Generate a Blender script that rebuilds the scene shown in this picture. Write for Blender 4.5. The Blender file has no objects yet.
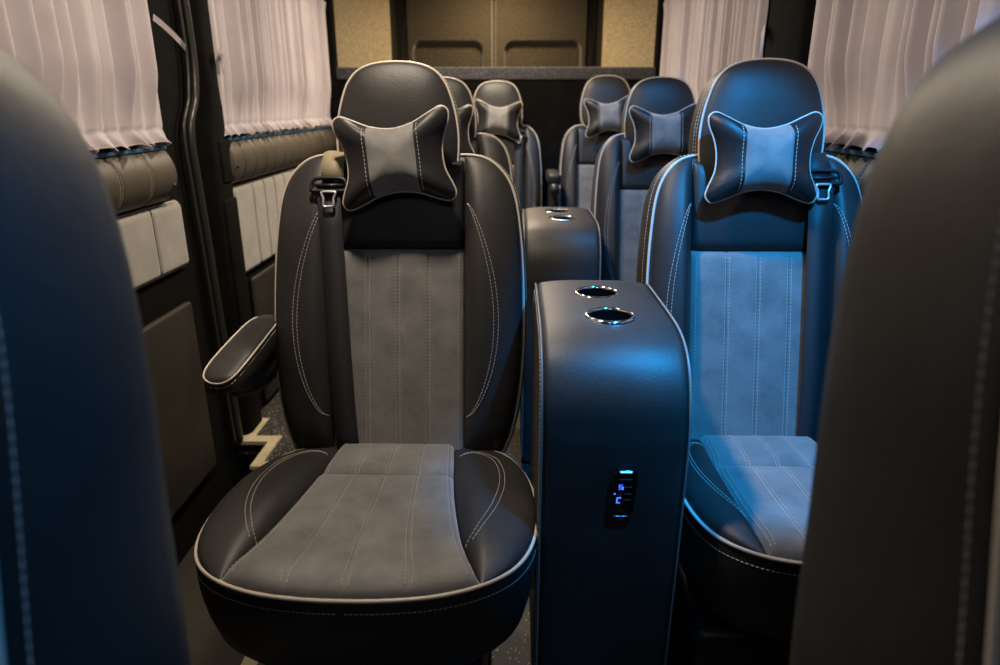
import bpy, math, random
from mathutils import Vector, Matrix
random.seed(7)
sc = bpy.context.scene
COL = sc.collection
PI = math.pi
sin, cos, sqrt = math.sin, math.cos, math.sqrt

# ------------------------------------------------------------------ materials
def mat(name, base, rough=.5, metal=0., sheen=0., emis=None, estr=0., spec=.5, coat=0.):
    m = bpy.data.materials.new(name); m.use_nodes = True
    b = m.node_tree.nodes['Principled BSDF']
    b.inputs['Base Color'].default_value = (*base, 1)
    b.inputs['Roughness'].default_value = rough
    b.inputs['Metallic'].default_value = metal
    b.inputs['Specular IOR Level'].default_value = spec
    b.inputs['Sheen Weight'].default_value = sheen
    b.inputs['Coat Weight'].default_value = coat
    if emis:
        b.inputs['Emission Color'].default_value = (*emis, 1)
        b.inputs['Emission Strength'].default_value = estr
    return m, m.node_tree, b

def noise_col(nt, b, c1, c2, scale, detail=3, lo=.35, hi=.65, rough=.6, socket='Base Color'):
    tc = nt.nodes.new('ShaderNodeTexCoord')
    n = nt.nodes.new('ShaderNodeTexNoise'); n.inputs['Scale'].default_value = scale
    n.inputs['Detail'].default_value = detail; n.inputs['Roughness'].default_value = rough
    r = nt.nodes.new('ShaderNodeValToRGB')
    r.color_ramp.elements[0].position = lo; r.color_ramp.elements[0].color = (*c1, 1)
    r.color_ramp.elements[1].position = hi; r.color_ramp.elements[1].color = (*c2, 1)
    nt.links.new(tc.outputs['Object'], n.inputs['Vector'])
    nt.links.new(n.outputs['Fac'], r.inputs['Fac'])
    nt.links.new(r.outputs['Color'], b.inputs[socket])
    return n, r, tc

def bump(nt, b, scale, strength, dist=.001, kind='noise', prev=None):
    tc = nt.nodes.new('ShaderNodeTexCoord')
    if kind == 'voronoi':
        n = nt.nodes.new('ShaderNodeTexVoronoi'); out = n.outputs['Distance']
    else:
        n = nt.nodes.new('ShaderNodeTexNoise'); n.inputs['Detail'].default_value = 3; out = n.outputs['Fac']
    n.inputs['Scale'].default_value = scale
    bp = nt.nodes.new('ShaderNodeBump'); bp.inputs['Strength'].default_value = strength
    bp.inputs['Distance'].default_value = dist
    nt.links.new(tc.outputs['Object'], n.inputs['Vector'])
    nt.links.new(out, bp.inputs['Height'])
    if prev: nt.links.new(prev.outputs['Normal'], bp.inputs['Normal'])
    nt.links.new(bp.outputs['Normal'], b.inputs['Normal'])
    return bp

M = {}
def leather(key, c1, c2, rough):
    m, nt, b = mat(key, c1, rough, spec=.45)
    noise_col(nt, b, c1, c2, 9)
    p = bump(nt, b, 420, .35, .0006, 'voronoi')
    bump(nt, b, 22, .25, .003, prev=p)
    M[key] = m
leather('leather', (.020, .019, .0185), (.027, .0255, .025), .5)
leather('leather_dark', (.012, .012, .0125), (.016, .016, .0165), .46)
leather('leather_brown', (.075, .063, .046), (.09, .076, .056), .5)

def suede(key, c1, c2):
    m, nt, b = mat(key, c1, .95, sheen=.5, spec=.15)
    b.inputs['Sheen Roughness'].default_value = .5
    noise_col(nt, b, c1, c2, 11, 6, .3, .7, .65)
    p = bump(nt, b, 900, .3, .0004)
    bump(nt, b, 30, .3, .003, prev=p)
    M[key] = m
suede('suede', (.12, .12, .118), (.235, .23, .222))
suede('suede_wall', (.24, .225, .20), (.33, .31, .275))

m, nt, b = mat('piping', (.56, .49, .42), .42); M['piping'] = m
bump(nt, b, 700, .2, .0004)
m, nt, b = mat('console_edge', (.16, .15, .14), .4); M['console_edge'] = m
bump(nt, b, 700, .2, .0004)
m, nt, b = mat('thread', (.50, .46, .41), .7); M['thread'] = m
m, nt, b = mat('belt', (.018, .018, .02), .6); bump(nt, b, 900, .5, .0005); M['belt'] = m
m, nt, b = mat('belt_tan', (.30, .25, .16), .6); bump(nt, b, 900, .5, .0005); M['belt_tan'] = m
m, nt, b = mat('plastic', (.012, .012, .013), .42); bump(nt, b, 500, .2, .0003); M['plastic'] = m
m, nt, b = mat('gloss_black', (.004, .004, .005), .08, coat=.5); bump(nt, b, 10, .02, .0002); M['gloss_black'] = m
m, nt, b = mat('rubber', (.03, .028, .024), .3); bump(nt, b, 60, .2, .001); M['rubber'] = m
m, nt, b = mat('chrome', (.8, .82, .85), .12, metal=1.); bump(nt, b, 60, .02, .0002); M['chrome'] = m
m, nt, b = mat('smoked_chrome', (.22, .22, .24), .25, metal=1.); bump(nt, b, 60, .02, .0002); M['smoked_chrome'] = m
m, nt, b = mat('steel', (.35, .35, .36), .35, metal=1.); bump(nt, b, 60, .05, .0002); M['steel'] = m
m, nt, b = mat('bright_metal', (.85, .87, .9), .38, metal=1.); bump(nt, b, 60, .02, .0002); M['bright_metal'] = m
m, nt, b = mat('blue_plastic', (.05, .28, .75), .25); bump(nt, b, 60, .02, .0002); M['blue_plastic'] = m
m, nt, b = mat('trim_dark', (.008, .0075, .007), .9, spec=.1); noise_col(nt, b, (.003, .0028, .0025), (.006, .0055, .005), 14, 5)
bump(nt, b, 500, .4, .0008); M['trim_dark'] = m
m, nt, b = mat('trim_brown', (.03, .025, .02), .6, spec=.3); noise_col(nt, b, (.026, .022, .017), (.036, .031, .024), 10, 4)
bump(nt, b, 600, .3, .0006); M['trim_brown'] = m
m, nt, b = mat('headliner', (.10, .095, .085), .95, sheen=.3); noise_col(nt, b, (.08, .075, .068), (.12, .115, .10), 60, 4); M['headliner'] = m
def carpet(key, c1, c2, c3):
    m, nt, b = mat(key, c1, 1., sheen=.4, spec=.05)
    n, r, tc = noise_col(nt, b, c1, c3, 130, 5, .36, .66, .75)
    e = r.color_ramp.elements.new(.5); e.color = (*c2, 1)
    p = bump(nt, b, 260, .9, .004); M[key] = m
carpet('carpet_tan_lit', (.20, .165, .10), (.36, .30, .19), (.62, .53, .36))  # side carpet, warm lamp light worked into its lighter colour
carpet('carpet_door', (.026, .022, .014), (.048, .040, .027), (.095, .08, .056))
carpet('carpet_black', (.008, .008, .009), (.018, .018, .019), (.06, .06, .062))
carpet('carpet_grey', (.03, .03, .032), (.06, .06, .063), (.13, .13, .13))
# speckled dark floor
m, nt, b = mat('floor_speckle', (.02, .02, .021), .55)
tc = nt.nodes.new('ShaderNodeTexCoord'); v = nt.nodes.new('ShaderNodeTexVoronoi'); v.inputs['Scale'].default_value = 95
v.inputs['Randomness'].default_value = 1
r = nt.nodes.new('ShaderNodeValToRGB'); r.color_ramp.elements[0].position = .16; r.color_ramp.elements[0].color = (.62, .58, .5, 1)
r.color_ramp.elements[1].position = .24; r.color_ramp.elements[1].color = (.028, .027, .025, 1)
nt.links.new(tc.outputs['Object'], v.inputs['Vector']); nt.links.new(v.outputs['Distance'], r.inputs['Fac'])
nt.links.new(r.outputs['Color'], b.inputs['Base Color']); bump(nt, b, 200, .2, .001); M['floor_speckle'] = m
m, nt, b = mat('beige_metal', (.55, .47, .30), .45); noise_col(nt, b, (.5, .43, .27), (.62, .53, .35), 15); M['beige_metal'] = m
# curtain cloth
m, nt, b = mat('curtain', (.46, .39, .41), .75, sheen=.3, spec=.25)
noise_col(nt, b, (.46, .41, .43), (.54, .48, .50), 6, 3); bump(nt, b, 1200, .25, .0004)
M['curtain'] = m
m, nt, b = mat('curtain_hem', (.50, .42, .40), .7, sheen=.3); bump(nt, b, 1200, .25, .0004); M['curtain_hem'] = m
m, nt, b = mat('window_glass', (.02, .05, .10), .08, spec=.7); bump(nt, b, 3, .02, .0005); M['window_glass'] = m
m, nt, b = mat('sill_reflection', (.07, .22, .42), .35); bump(nt, b, 30, .05, .0005); M['sill_reflection'] = m  # blue reflection on the window ledge, put into the base colour
M['led_blue'] = mat('led_blue', (.05, .3, .9), .4, emis=(.08, .42, 1.), estr=3)[0]
M['led_icon'] = mat('led_icon', (.02, .05, .4), .4, emis=(.05, .12, 1.), estr=3.2)[0]
M['icon_dim'] = mat('icon_dim', (.05, .07, .12), .5, emis=(.05, .12, .35), estr=.10)[0]
M['lamp_blue'] = mat('lamp_blue', (.1, .4, 1.), .4, emis=(.1, .45, 1.), estr=8)[0]
M['lamp_warm'] = mat('lamp_warm', (1, .8, .5), .4, emis=(1., .72, .38), estr=6)[0]

# ------------------------------------------------------------------ mesh helpers
class MB:
    def __init__(s): s.v = []; s.f = []
    def add(s, vs, fs):
        o = len(s.v); s.v += [tuple(p) for p in vs]; s.f += [tuple(i + o for i in f) for f in fs]
    def build(s, name, m, parent=None, smooth=True, fix=False):
        me = bpy.data.meshes.new(name); me.from_pydata(s.v, [], s.f); me.update()
        if fix:
            import bmesh
            bm = bmesh.new(); bm.from_mesh(me); bmesh.ops.recalc_face_normals(bm, faces=bm.faces); bm.to_mesh(me); bm.free()
        if smooth:
            for p in me.polygons: p.use_smooth = True
        me.materials.append(M[m] if isinstance(m, str) else m)
        o = bpy.data.objects.new(name, me); COL.objects.link(o)
        if parent: o.parent = parent
        return o
    def tube(s, pts, r, n=8, closed=False, caps=True):
        pts = [Vector(p) for p in pts]; N = len(pts)
        if N < 2: return
        def tan(i):
            if closed: return (pts[(i + 1) % N] - pts[i - 1]).normalized()
            return (pts[min(i + 1, N - 1)] - pts[max(i - 1, 0)]).normalized()
        t = tan(0); a = Vector((0, 0, 1)) if abs(t.z) < .8 else Vector((1, 0, 0))
        u = t.cross(a).normalized(); vs = []
        for i in range(N):
            t = tan(i); u = (u - t * u.dot(t)).normalized(); w = t.cross(u)
            rr = r[i] if isinstance(r, (list, tuple)) else r
            for k in range(n):
                q = 2 * PI * k / n; vs.append(pts[i] + (u * cos(q) + w * sin(q)) * rr)
        fs = []
        for i in range(N if closed else N - 1):
            j = (i + 1) % N
            for k in range(n):
                k2 = (k + 1) % n; fs.append((i * n + k, i * n + k2, j * n + k2, j * n + k))
        if caps and not closed:
            fs.append(tuple(range(n - 1, -1, -1))); fs.append(tuple((N - 1) * n + k for k in range(n)))
        s.add(vs, fs)
    def dashes(s, pts, dash=.0048, gap=.0028, r=.0007):
        pts = [Vector(p) for p in pts]
        L = [0]
        for i in range(1, len(pts)): L.append(L[-1] + (pts[i] - pts[i - 1]).length)
        def at(d):
            d = max(0, min(L[-1], d))
            for i in range(1, len(L)):
                if L[i] >= d:
                    q = (d - L[i - 1]) / max(1e-9, L[i] - L[i - 1]); return pts[i - 1].lerp(pts[i], q)
            return pts[-1]
        d = 0
        while d < L[-1] - dash * .5:
            s.tube([at(d), at(d + dash)], r, 4); d += dash + gap
    def box(s, x0, x1, y0, y1, z0, z1, bev=0.):
        if bev <= 0:
            vs = [(x, y, z) for x in (x0, x1) for y in (y0, y1) for z in (z0, z1)]
            s.add(vs, [(0, 1, 3, 2), (4, 6, 7, 5), (0, 4, 5, 1), (2, 3, 7, 6), (0, 2, 6, 4), (1, 5, 7, 3)]); return
        import bmesh
        bm = bmesh.new(); bmesh.ops.create_cube(bm, size=1)
        for v in bm.verts:
            v.co.x = (x0 + x1) / 2 + v.co.x * (x1 - x0); v.co.y = (y0 + y1) / 2 + v.co.y * (y1 - y0); v.co.z = (z0 + z1) / 2 + v.co.z * (z1 - z0)
        bmesh.ops.bevel(bm, geom=bm.edges[:], offset=bev, segments=3, profile=.5, affect='EDGES')
        bm.verts.ensure_lookup_table(); bm.verts.index_update()
        s.add([tuple(v.co) for v in bm.verts], [tuple(v.index for v in f.verts) for f in bm.faces]); bm.free()
    def lathe(s, prof, c, n=40):
        vs = []; fs = []; k = len(prof)
        for i in range(n):
            a = 2 * PI * i / n
            for (r, z) in prof: vs.append((c[0] + r * cos(a), c[1] + r * sin(a), c[2] + z))
        for i in range(n):
            j = (i + 1) % n
            for q in range(k - 1): fs.append((i * k + q, j * k + q, j * k + q + 1, i * k + q + 1))
        s.add(vs, fs)
    def grid(s, fn, nu, nv, skirt=None):
        vs = [fn(i / nu, j / nv) for j in range(nv + 1) for i in range(nu + 1)]
        w = nu + 1
        fs = [(j * w + i, j * w + i + 1, (j + 1) * w + i + 1, (j + 1) * w + i) for j in range(nv) for i in range(nu)]
        s.add(vs, fs)

def empty(name, loc, rz=0):
    o = bpy.data.objects.new(name, None); COL.objects.link(o); o.location = loc; o.rotation_euler = (0, 0, rz)
    o.empty_display_size = .05
    return o
def tag(o, label=None, cat=None, group=None, kind=None):
    if label: o['label'] = label
    if cat: o['category'] = cat
    if group: o['group'] = group
    if kind: o['kind'] = kind
    return o
def copy_tree(o, parent=None):
    c = o.copy(); COL.objects.link(c)
    if parent: c.parent = parent
    for ch in [k for k in list(bpy.data.objects) if k.parent == o]: copy_tree(ch, c)
    return c

def spline(pts, n, closed=False):
    N = len(pts); out = []
    segs = N if closed else N - 1
    for k in range(segs):
        def g(i): return Vector(pts[i % N]) if closed else Vector(pts[max(0, min(N - 1, i))])
        p0, p1, p2, p3 = g(k - 1), g(k), g(k + 1), g(k + 2)
        m = max(1, n // segs)
        for q in range(m):
            t = q / m
            out.append(.5 * ((2 * p1) + (-p0 + p2) * t + (2 * p0 - 5 * p1 + 4 * p2 - p3) * t * t + (-p0 + 3 * p1 - 3 * p2 + p3) * t ** 3))
    if not closed: out.append(Vector(pts[-1]))
    return out
def polyfn(pts):
    """arc-length parametrised curve through pts"""
    L = [0]
    for i in range(1, len(pts)): L.append(L[-1] + (Vector(pts[i]) - Vector(pts[i - 1])).length)
    def f(t):
        d = max(0, min(1, t)) * L[-1]
        for i in range(1, len(L)):
            if L[i] >= d - 1e-12:
                q = (d - L[i - 1]) / max(1e-9, L[i] - L[i - 1]); return Vector(pts[i - 1]).lerp(Vector(pts[i]), q)
        return Vector(pts[-1])
    return f
def line2(a, b): return polyfn([Vector(a), Vector(b)])
def coons(bt, tp, lf, rg):
    c00, c10, c01, c11 = bt(0), bt(1), tp(0), tp(1)
    def P(u, v):
        return (1 - v) * bt(u) + v * tp(u) + (1 - u) * lf(v) + u * rg(v) - ((1 - u) * (1 - v) * c00 + u * (1 - v) * c10 + (1 - u) * v * c01 + u * v * c11)
    return P
def edge(s, w):
    if w <= 0: return 1.
    q = max(0., min(1., s / w)); return sqrt(max(0., 1 - (1 - q) ** 2))
def ease(t, k=.75):
    """cluster samples at both ends"""
    return (1 - k) * t + k * (.5 - .5 * cos(PI * t))
def panel(mb, P, h, Mp, nu, nv, skirt=.012):
    def fn(u, v):
        # outer ring: tucked under
        uu = (u * (nu + 2) - 1) / nu; vv = (v * (nv + 2) - 1) / nv
        out = uu < -1e-6 or uu > 1 + 1e-6 or vv < -1e-6 or vv > 1 + 1e-6
        uu = ease(max(0, min(1, uu))); vv = ease(max(0, min(1, vv)))
        p = P(uu, vv); d = h(uu, vv, p)
        if out: d -= skirt
        return Mp(p.x, p.y, d)
    mb.grid(fn, nu + 2, nv + 2)
def onpanel(P, h, Mp, uv, lift=.0008):
    out = []
    for (u, v) in uv:
        p = P(u, v); out.append(Mp(p.x, p.y, h(u, v, p) + lift))
    return out

class Outline:
    """closed star shaped outline about c"""
    def __init__(s, pts, c): s.p = [Vector(q) for q in pts]; s.c = Vector(c)
    def rings(s, mb, Mp, rings, capA=True, capB=True):
        n = len(s.p); vs = []; k = len(rings)
        for (sc_, d) in rings:
            for q in s.p:
                w = s.c + (q - s.c) * sc_
                dd = d(w.x, w.y, sc_) if callable(d) else d
                vs.append(Mp(w.x, w.y, dd))
        fs = []
        for r in range(k - 1):
            for i in range(n):
                j = (i + 1) % n; fs.append((r * n + i, r * n + j, (r + 1) * n + j, (r + 1) * n + i))
        mb.add(vs, fs)
    def rad(s, x, y):
        """relative radius of the point"""
        d = Vector((x, y)) - s.c
        if d.length < 1e-9: return 0.
        n = len(s.p)
        for i in range(n):
            a = s.p[i] - s.c; b = s.p[(i + 1) % n] - s.c
            den = d.x * (b.y - a.y) - d.y * (b.x - a.x)
            if abs(den) < 1e-14: continue
            t = (a.x * (b.y - a.y) - a.y * (b.x - a.x)) / den
            q = (a.x * d.y - a.y * d.x) / den
            if t > 0 and -1e-6 <= q <= 1 + 1e-6: return 1 / t
        return 1.

# ------------------------------------------------------------------ seats
SA = math.atan(.16 / .58)
def M_back(x, z, d): return (x, z * sin(SA) - d * cos(SA), .45 + z * cos(SA) + d * sin(SA))
HA = math.radians(7)
def M_head(x, z, d): return (x, .150 + z * sin(HA) - d * cos(HA), .975 + z * cos(HA) + d * sin(HA))
def M_cush(x, y, d): return (x, y - 1.27, .455 + d)
SEAM = .138

ARC_UV = {}
def strap(mb, pts, w, th, axis=(1, 0, 0)):
    a = Vector(axis) * w / 2; vs = []; N = len(pts)
    for i, p in enumerate(pts):
        p = Vector(p); t = (Vector(pts[min(i + 1, N - 1)]) - Vector(pts[max(0, i - 1)])).normalized()
        nn = t.cross(Vector(axis)).normalized() * th / 2
        vs += [p - a - nn, p + a - nn, p + a + nn, p - a + nn]
    fs = []
    for i in range(N - 1):
        for k in range(4): fs.append((i * 4 + k, i * 4 + (k + 1) % 4, i * 4 + 4 + (k + 1) % 4, i * 4 + 4 + k))
    fs += [(3, 2, 1, 0), tuple((N - 1) * 4 + k for k in range(4))]
    mb.add(vs, fs)

def make_seat(belt_side=-1, arm=True, pedestal_h=0., narrow=False, T=1., front=False):
    KX = .86 if narrow and not front else 1.
    sa = math.radians(13) if front else SA
    def M_back(x, z, d): return (x, z * sin(sa) - d * cos(sa), .45 + z * cos(sa) + d * sin(sa))
    hy, hz = (.125, .98) if front else (.150, .975)
    def M_head(x, z, d): return (x, hy + z * sin(HA) - d * cos(HA), hz + z * cos(HA) + d * sin(HA))
    CZ = .045 if narrow else .018
    def M_cush(x, y, d): return (x, y - 1.27, .455 + CZ + d - .05 * (y - .85))
    root = empty('van_seat', (0, 0, 0))
    # ---------------- backrest outline
    right = [(.205, -.015), (.232, .02), (.252, .10), (.262, .20), (.263, .30), (.260, .40), (.254, .47), (.245, .53), (.229, .572), (.203, .602), (.175, .617), (.14, .622), (.10, .62)]
    if front: right = [(.215, -.015), (.228, .02), (.235, .10), (.237, .20), (.235, .30), (.234, .40), (.230, .47), (.222, .53), (.208, .575), (.188, .603), (.165, .617), (.14, .622), (.10, .62)]
    right = [(x * KX, z) for x, z in right]
    full = [(0, -.02), (.12, -.02)] + right + [(0, .618)]
    full = full + [(-x, y) for (x, y) in reversed(full[1:-1])]
    ol = Outline([p for p in spline(full, 300, True)], (0, .29))
    bk = MB()
    ol.rings(bk, M_back, [(a_, (lambda x, y, q, b_=b_: b_ * ((T + (.65 * (.6 - y) / .6 if front else 0)) if b_ < 0 else 1))) for a_, b_ in [(.90, .006), (.955, .006), (.985, .003), (1.0, -.003), (1.012, -.012), (1.022, -.03), (1.03, -.055), (1.03, -.08), (1.018, -.105), (.99, -.122), (.94, -.133), (.85, -.139), (.6, -.142), (.3, -.142), (.02, -.142)]])
    back = bk.build('backrest', 'leather', root, fix=True)
    bpts = [M_back(q.x, q.y, .002) for q in ol.p]
    pm = MB(); pm.tube(bpts, .0031, 8, True); pm.build('piping', 'piping', back)['label'] = 'light beige piping around the backrest'
    st = MB()
    for off in (1.024,):
        st.dashes([M_back(*(ol.c + (q - ol.c) * off), -.028 if not front else -.012) for q in ol.p] , r=.0007)
    # bolsters
    for sgn in (-1, 1):
        rc = spline(right, 132)
        ic = 0
        corner = min(range(len(rc)), key=lambda i: (rc[i] - Vector(((.203 if front else .220) * KX, .585))).length)
        rg = polyfn([Vector((x.x - .003, x.y)) for x in rc[:corner + 1]])
        tpc = [Vector((x.x, x.y - .003)) for x in rc[corner:]][::-1]
        tp = polyfn([Vector((SEAM, tpc[0].y))] + [q for q in tpc if q.x > SEAM + .004][:-1] + [rg(1)])
        bt = line2((SEAM, -.01), rg(0)); lf = polyfn([Vector((SEAM, -.01)), Vector((SEAM, tpc[0].y))])
        P0 = coons(bt, tp, lf, rg)
        P = (lambda u, v, P0=P0, sgn=sgn: (lambda q: Vector((q.x * sgn, q.y)))(P0(u, v)))
        def h(u, v, p):
            H = .018 + .040 * (sin(PI * min(1, max(0, v * 1.0))) ** .6) * (1 - .35 * v)
            prof = edge(u, .30) * edge(1 - u, .75) * edge(1 - v, .22) * edge(v, .12)
            x = abs(p.x)
            return .004 + H * prof
        mb = MB(); panel(mb, P, h, M_back, 26, 60); o = mb.build('bolster', 'leather', back)
        # double stitch arc on the bolster
        for off in (0, .0095):
            arc = []
            for k in range(61):
                t = k / 60
                zz = .075 + .445 * t
                xx = SEAM + .006 + (.058 if not narrow else .042) * sin(PI * t ** .85) ** .8 + off * sin(PI * t) ** .4
                # find uv by search along the v~z row
                v = (zz + .01) / .625; u = .5
                for it in range(8):
                    q = P0(u, v); du = .01
                    q2 = P0(min(1, u + du), v); u += (xx - q.x) / max(1e-4, (q2.x - q.x)) * du; u = max(.02, min(.97, u))
                    q = P0(u, v); v += (zz - q.y) / .62
                arc.append((u, v))
            st.dashes(onpanel(P, h, M_back, arc, .0012))
    # upper leather panel & suede panel
    zs = .425
    P = coons(line2((-SEAM, zs), (SEAM, zs)), line2((-SEAM, .610), (SEAM, .610)), line2((-SEAM, zs), (-SEAM, .610)), line2((SEAM, zs), (SEAM, .610)))
    h = lambda u, v, p: .004 + .012 * edge(u, .07) * edge(1 - u, .07) * edge(v, .08) * edge(1 - v, .15) + .004 * sin(PI * v)
    mb = MB(); panel(mb, P, h, M_back, 24, 16); mb.build('upper_panel', 'leather_dark', back)
    P = coons(line2((-SEAM, -.02), (SEAM, -.02)), line2((-SEAM, zs), (SEAM, zs)), line2((-SEAM, -.02), (-SEAM, zs)), line2((SEAM, -.02), (SEAM, zs)))
    qx = [-.128, -.0635, 0, .0635, .128]
    def hs(u, v, p):
        g = 0
        for q in qx[1:-1]: g = max(g, math.exp(-((p.x - q) / .0035) ** 2))
        return .004 + .013 * edge(u, .05) * edge(1 - u, .05) * edge(v, .04) * edge(1 - v, .04) - .0028 * g + .004 * sin(PI * v)
    def fn(u, v):
        uu = (u * 98 - 1) / 96; vv = (v * 32 - 1) / 30
        out = uu < -1e-6 or uu > 1 + 1e-6 or vv < -1e-6 or vv > 1 + 1e-6
        uu = max(0, min(1, uu)); vv = ease(max(0, min(1, vv)), .5); p = P(uu, vv)
        return M_back(p.x, p.y, hs(uu, vv, p) - (.01 if out else 0))
    mb = MB(); mb.grid(fn, 98, 32); mb.build('suede_panel', 'suede', back)['label'] = 'grey suede centre panel'
    for q in qx:
        for o2 in ((-.0042, .0042) if abs(q) < .1 else (0,)):
            u = (q + o2 + SEAM) / (2 * SEAM); st.dashes(onpanel(P, hs, M_back, [(u, .02 + .96 * k / 30) for k in range(31)]))
    st.build('stitching', 'thread', back, smooth=False)

    # ---------------- headrest
    hr = [(0, .266), (.045, .262), (.078, .249), (.099, .226), (.112, .195), (.122, .155), (.126, .11), (.122, .06), (.108, .03), (.08, .016), (.04, .012), (0, .012)]
    hr = hr + [(-x, y) for (x, y) in reversed(hr[1:-1])]
    ho = Outline(spline(hr, 132, True), (0, .13))
    fr = lambda x, z, s: .002 + .026 * (1 - min(1, s) ** 3) ** .8
    hm = MB(); ho.rings(hm, M_head, [(.02, fr), (.2, fr), (.4, fr), (.55, fr), (.7, fr), (.8, fr), (.88, fr), (.94, fr), (.975, fr), (1., 0.), (1.018, -.01), (1.03, -.03), (1.03, -.055), (1.015, -.078), (.97, -.096), (.88, -.106), (.6, -.112), (.3, -.113), (.02, -.113)])
    head = hm.build('headrest', 'leather', root, fix=True)
    pm = MB(); pm.tube([M_head(q.x, q.y, .001) for q in ho.p], .0028, 8, True); pm.build('piping', 'piping', head)
    sm = MB()
    for off, dd in ((1.022, -.016), (1.032, -.030)):
        sm.dashes([M_head(*(ho.c + (q - ho.c) * off), dd) for q in ho.p])
    sm.build('stitching', 'thread', head, smooth=False)
    for sx in (-.045, .045):
        p = MB(); p.tube([(sx, .175, .94), (sx, .19, 1.03)], .006, 12); p.build('post', 'steel', head)

    # ---------------- cushion
    half = [(0, .778), (.07, .781), (.14, .793), (.20, .818), (.245, .855), (.272, .908), (.284, .98), (.283, 1.06), (.272, 1.13), (.25, 1.19), (.225, 1.235), (.18, 1.262), (.10, 1.275), (0, 1.277)]
    if narrow: half = [(x * .715, 1.277 - (1.277 - y) * .88) for x, y in half]
    cf = half + [(-x, y) for (x, y) in reversed(half[1:-1])]
    # piping dips a little at the front
    def dip(y): return -.005 * max(0, (1.0 - y) / .22) ** 1.5
    co = Outline(spline(cf, 182, True), (0, 1.03))
    cm = MB()
    def dd(v): return lambda x, y, s: v + dip(y)
    co.rings(cm, M_cush, [(.02, dd(.0)), (.5, dd(.0)), (.9, dd(.002)), (.985, dd(.002)), (1., dd(-.003)), (1.008, dd(-.012)), (1.012, dd(-.03)), (1.008, dd(-.06)), (.99, dd(-.10)), (.95, dd(-.145)), (.90, dd(-.165)), (.8, dd(-.175)), (.02, dd(-.175))])
    cush = cm.build('cushion', 'leather', root, fix=True)
    pm = MB(); pm.tube([M_cush(q.x, q.y, .001 + dip(q.y)) for q in co.p], .0034, 8, True); pm.build('piping', 'piping', cush)['label'] = 'light beige piping around the cushion'
    cs = MB(); cs.dashes([M_cush(*(co.c + (q - co.c) * 1.011), dip(q.y) - .02) for q in co.p])
    hcv = spline(half, 195)
    # inner seam between suede and bolster: (x, y) from back to the front rim
    ictl = [(.118, 1.27), (.124, 1.20), (.130, 1.12), (.142, 1.02), (.160, .92), (.178, .86), (.196, .817)]
    if narrow: ictl = [(.112, 1.27), (.117, 1.2), (.122, 1.12), (.124, 1.02), (.122, .95), (.118, .90), (.112, .862)]
    iend = min(range(len(hcv)), key=lambda i: (hcv[i] - Vector(ictl[-1])).length)
    ictl[-1] = tuple(hcv[iend]); ymin = ictl[-1][1]
    inner = spline(ictl, 60)
    crn = min(range(len(hcv)), key=lambda i: (hcv[i] - Vector((.225 * (.715 if narrow else 1), 1.24))).length)
    outer = hcv[iend:crn + 1]                      # front seam end -> back corner
    topc = hcv[crn:]
    topc = [q for q in topc if q.x > .124][::-1]
    inn = [Vector(q) for q in inner][::-1]         # front -> back
    # bolster: v along front->back, u inner->outer
    # front end collapses to a narrow strip
    fp = hcv[iend]
    k2 = iend + 5
    outr = polyfn([Vector((q.x - .002, q.y)) for q in hcv[k2:crn + 1]])
    innf = polyfn(inn)
    botf = polyfn([inn[0]] + [Vector((q.x, q.y)) for q in hcv[iend:k2]] + [outr(0)])
    topf = polyfn([inn[-1]] + topc + [outr(1)])
    Pc0 = coons(botf, topf, innf, outr)
    def hb(u, v, p):
        return .003 + dip(p.y) + (.006 + .030 * sin(PI * min(1, v * 1.05)) ** .7) * edge(u, .35) * edge(1 - u, .8) * edge(v, .2) * edge(1 - v, .15)
    for sgn in (-1, 1):
        P = (lambda u, v, sgn=sgn: (lambda q: Vector((q.x * sgn, q.y)))(Pc0(u, v)))
        mb = MB(); panel(mb, P, hb, M_cush, 24, 44); mb.build('bolster', 'leather', cush)
        for off in (0, .0095):
            arc = []
            ctrl = spline([(.135, 1.20), (.165, 1.205), (.198, 1.175), (.215, 1.12), (.218, 1.05), (.206, .98), (.185, .925), (.168, .895)], 60)
            for q in ctrl:
                cx = .15; xx = q.x + (off if q.x > .15 else off * .6); yy = q.y + (off * .5 if q.y > 1.15 else 0)
                if narrow and ARC_UV.get((off, len(arc))): arc.append(ARC_UV[(off, len(arc))]); continue
                u, v = .5, (yy - .82) / .43
                for it in range(14):
                    a = Pc0(u, v); ux = (Pc0(min(1, u + .02), v) - a) / .02; vy = (Pc0(u, min(1, v + .02)) - a) / .02
                    det = ux.x * vy.y - ux.y * vy.x
                    if abs(det) < 1e-8: break
                    ex, ey = xx - a.x, yy - a.y
                    u += .7 * (ex * vy.y - ey * vy.x) / det; v += .7 * (ux.x * ey - ux.y * ex) / det
                    u = max(.01, min(.98, u)); v = max(.01, min(.98, v))
                ARC_UV[(off, len(arc))] = (u, v); arc.append((u, v))
            cs.dashes(onpanel(P, hb, M_cush, arc, .0012))
    # suede: main (front) and back strip
    ys = 1.125
    def xin(y):
        best = None
        for i in range(len(inner) - 1):
            a, b_ = inner[i], inner[i + 1]
            if (a.y - y) * (b_.y - y) <= 0: return a.x + (b_.x - a.x) * (a.y - y) / max(1e-9, a.y - b_.y)
        return inner[-1].x if y < inner[-1].y else inner[0].x
    fr_pts = [Vector((q.x, q.y + .002)) for q in hcv[:iend + 1]]
    fr_full = [Vector((-q.x, q.y)) for q in fr_pts[::-1]] + fr_pts[1:]
    ff = polyfn(fr_full)
    sqs = [-.94, -.47, 0, .47, .94]
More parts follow.
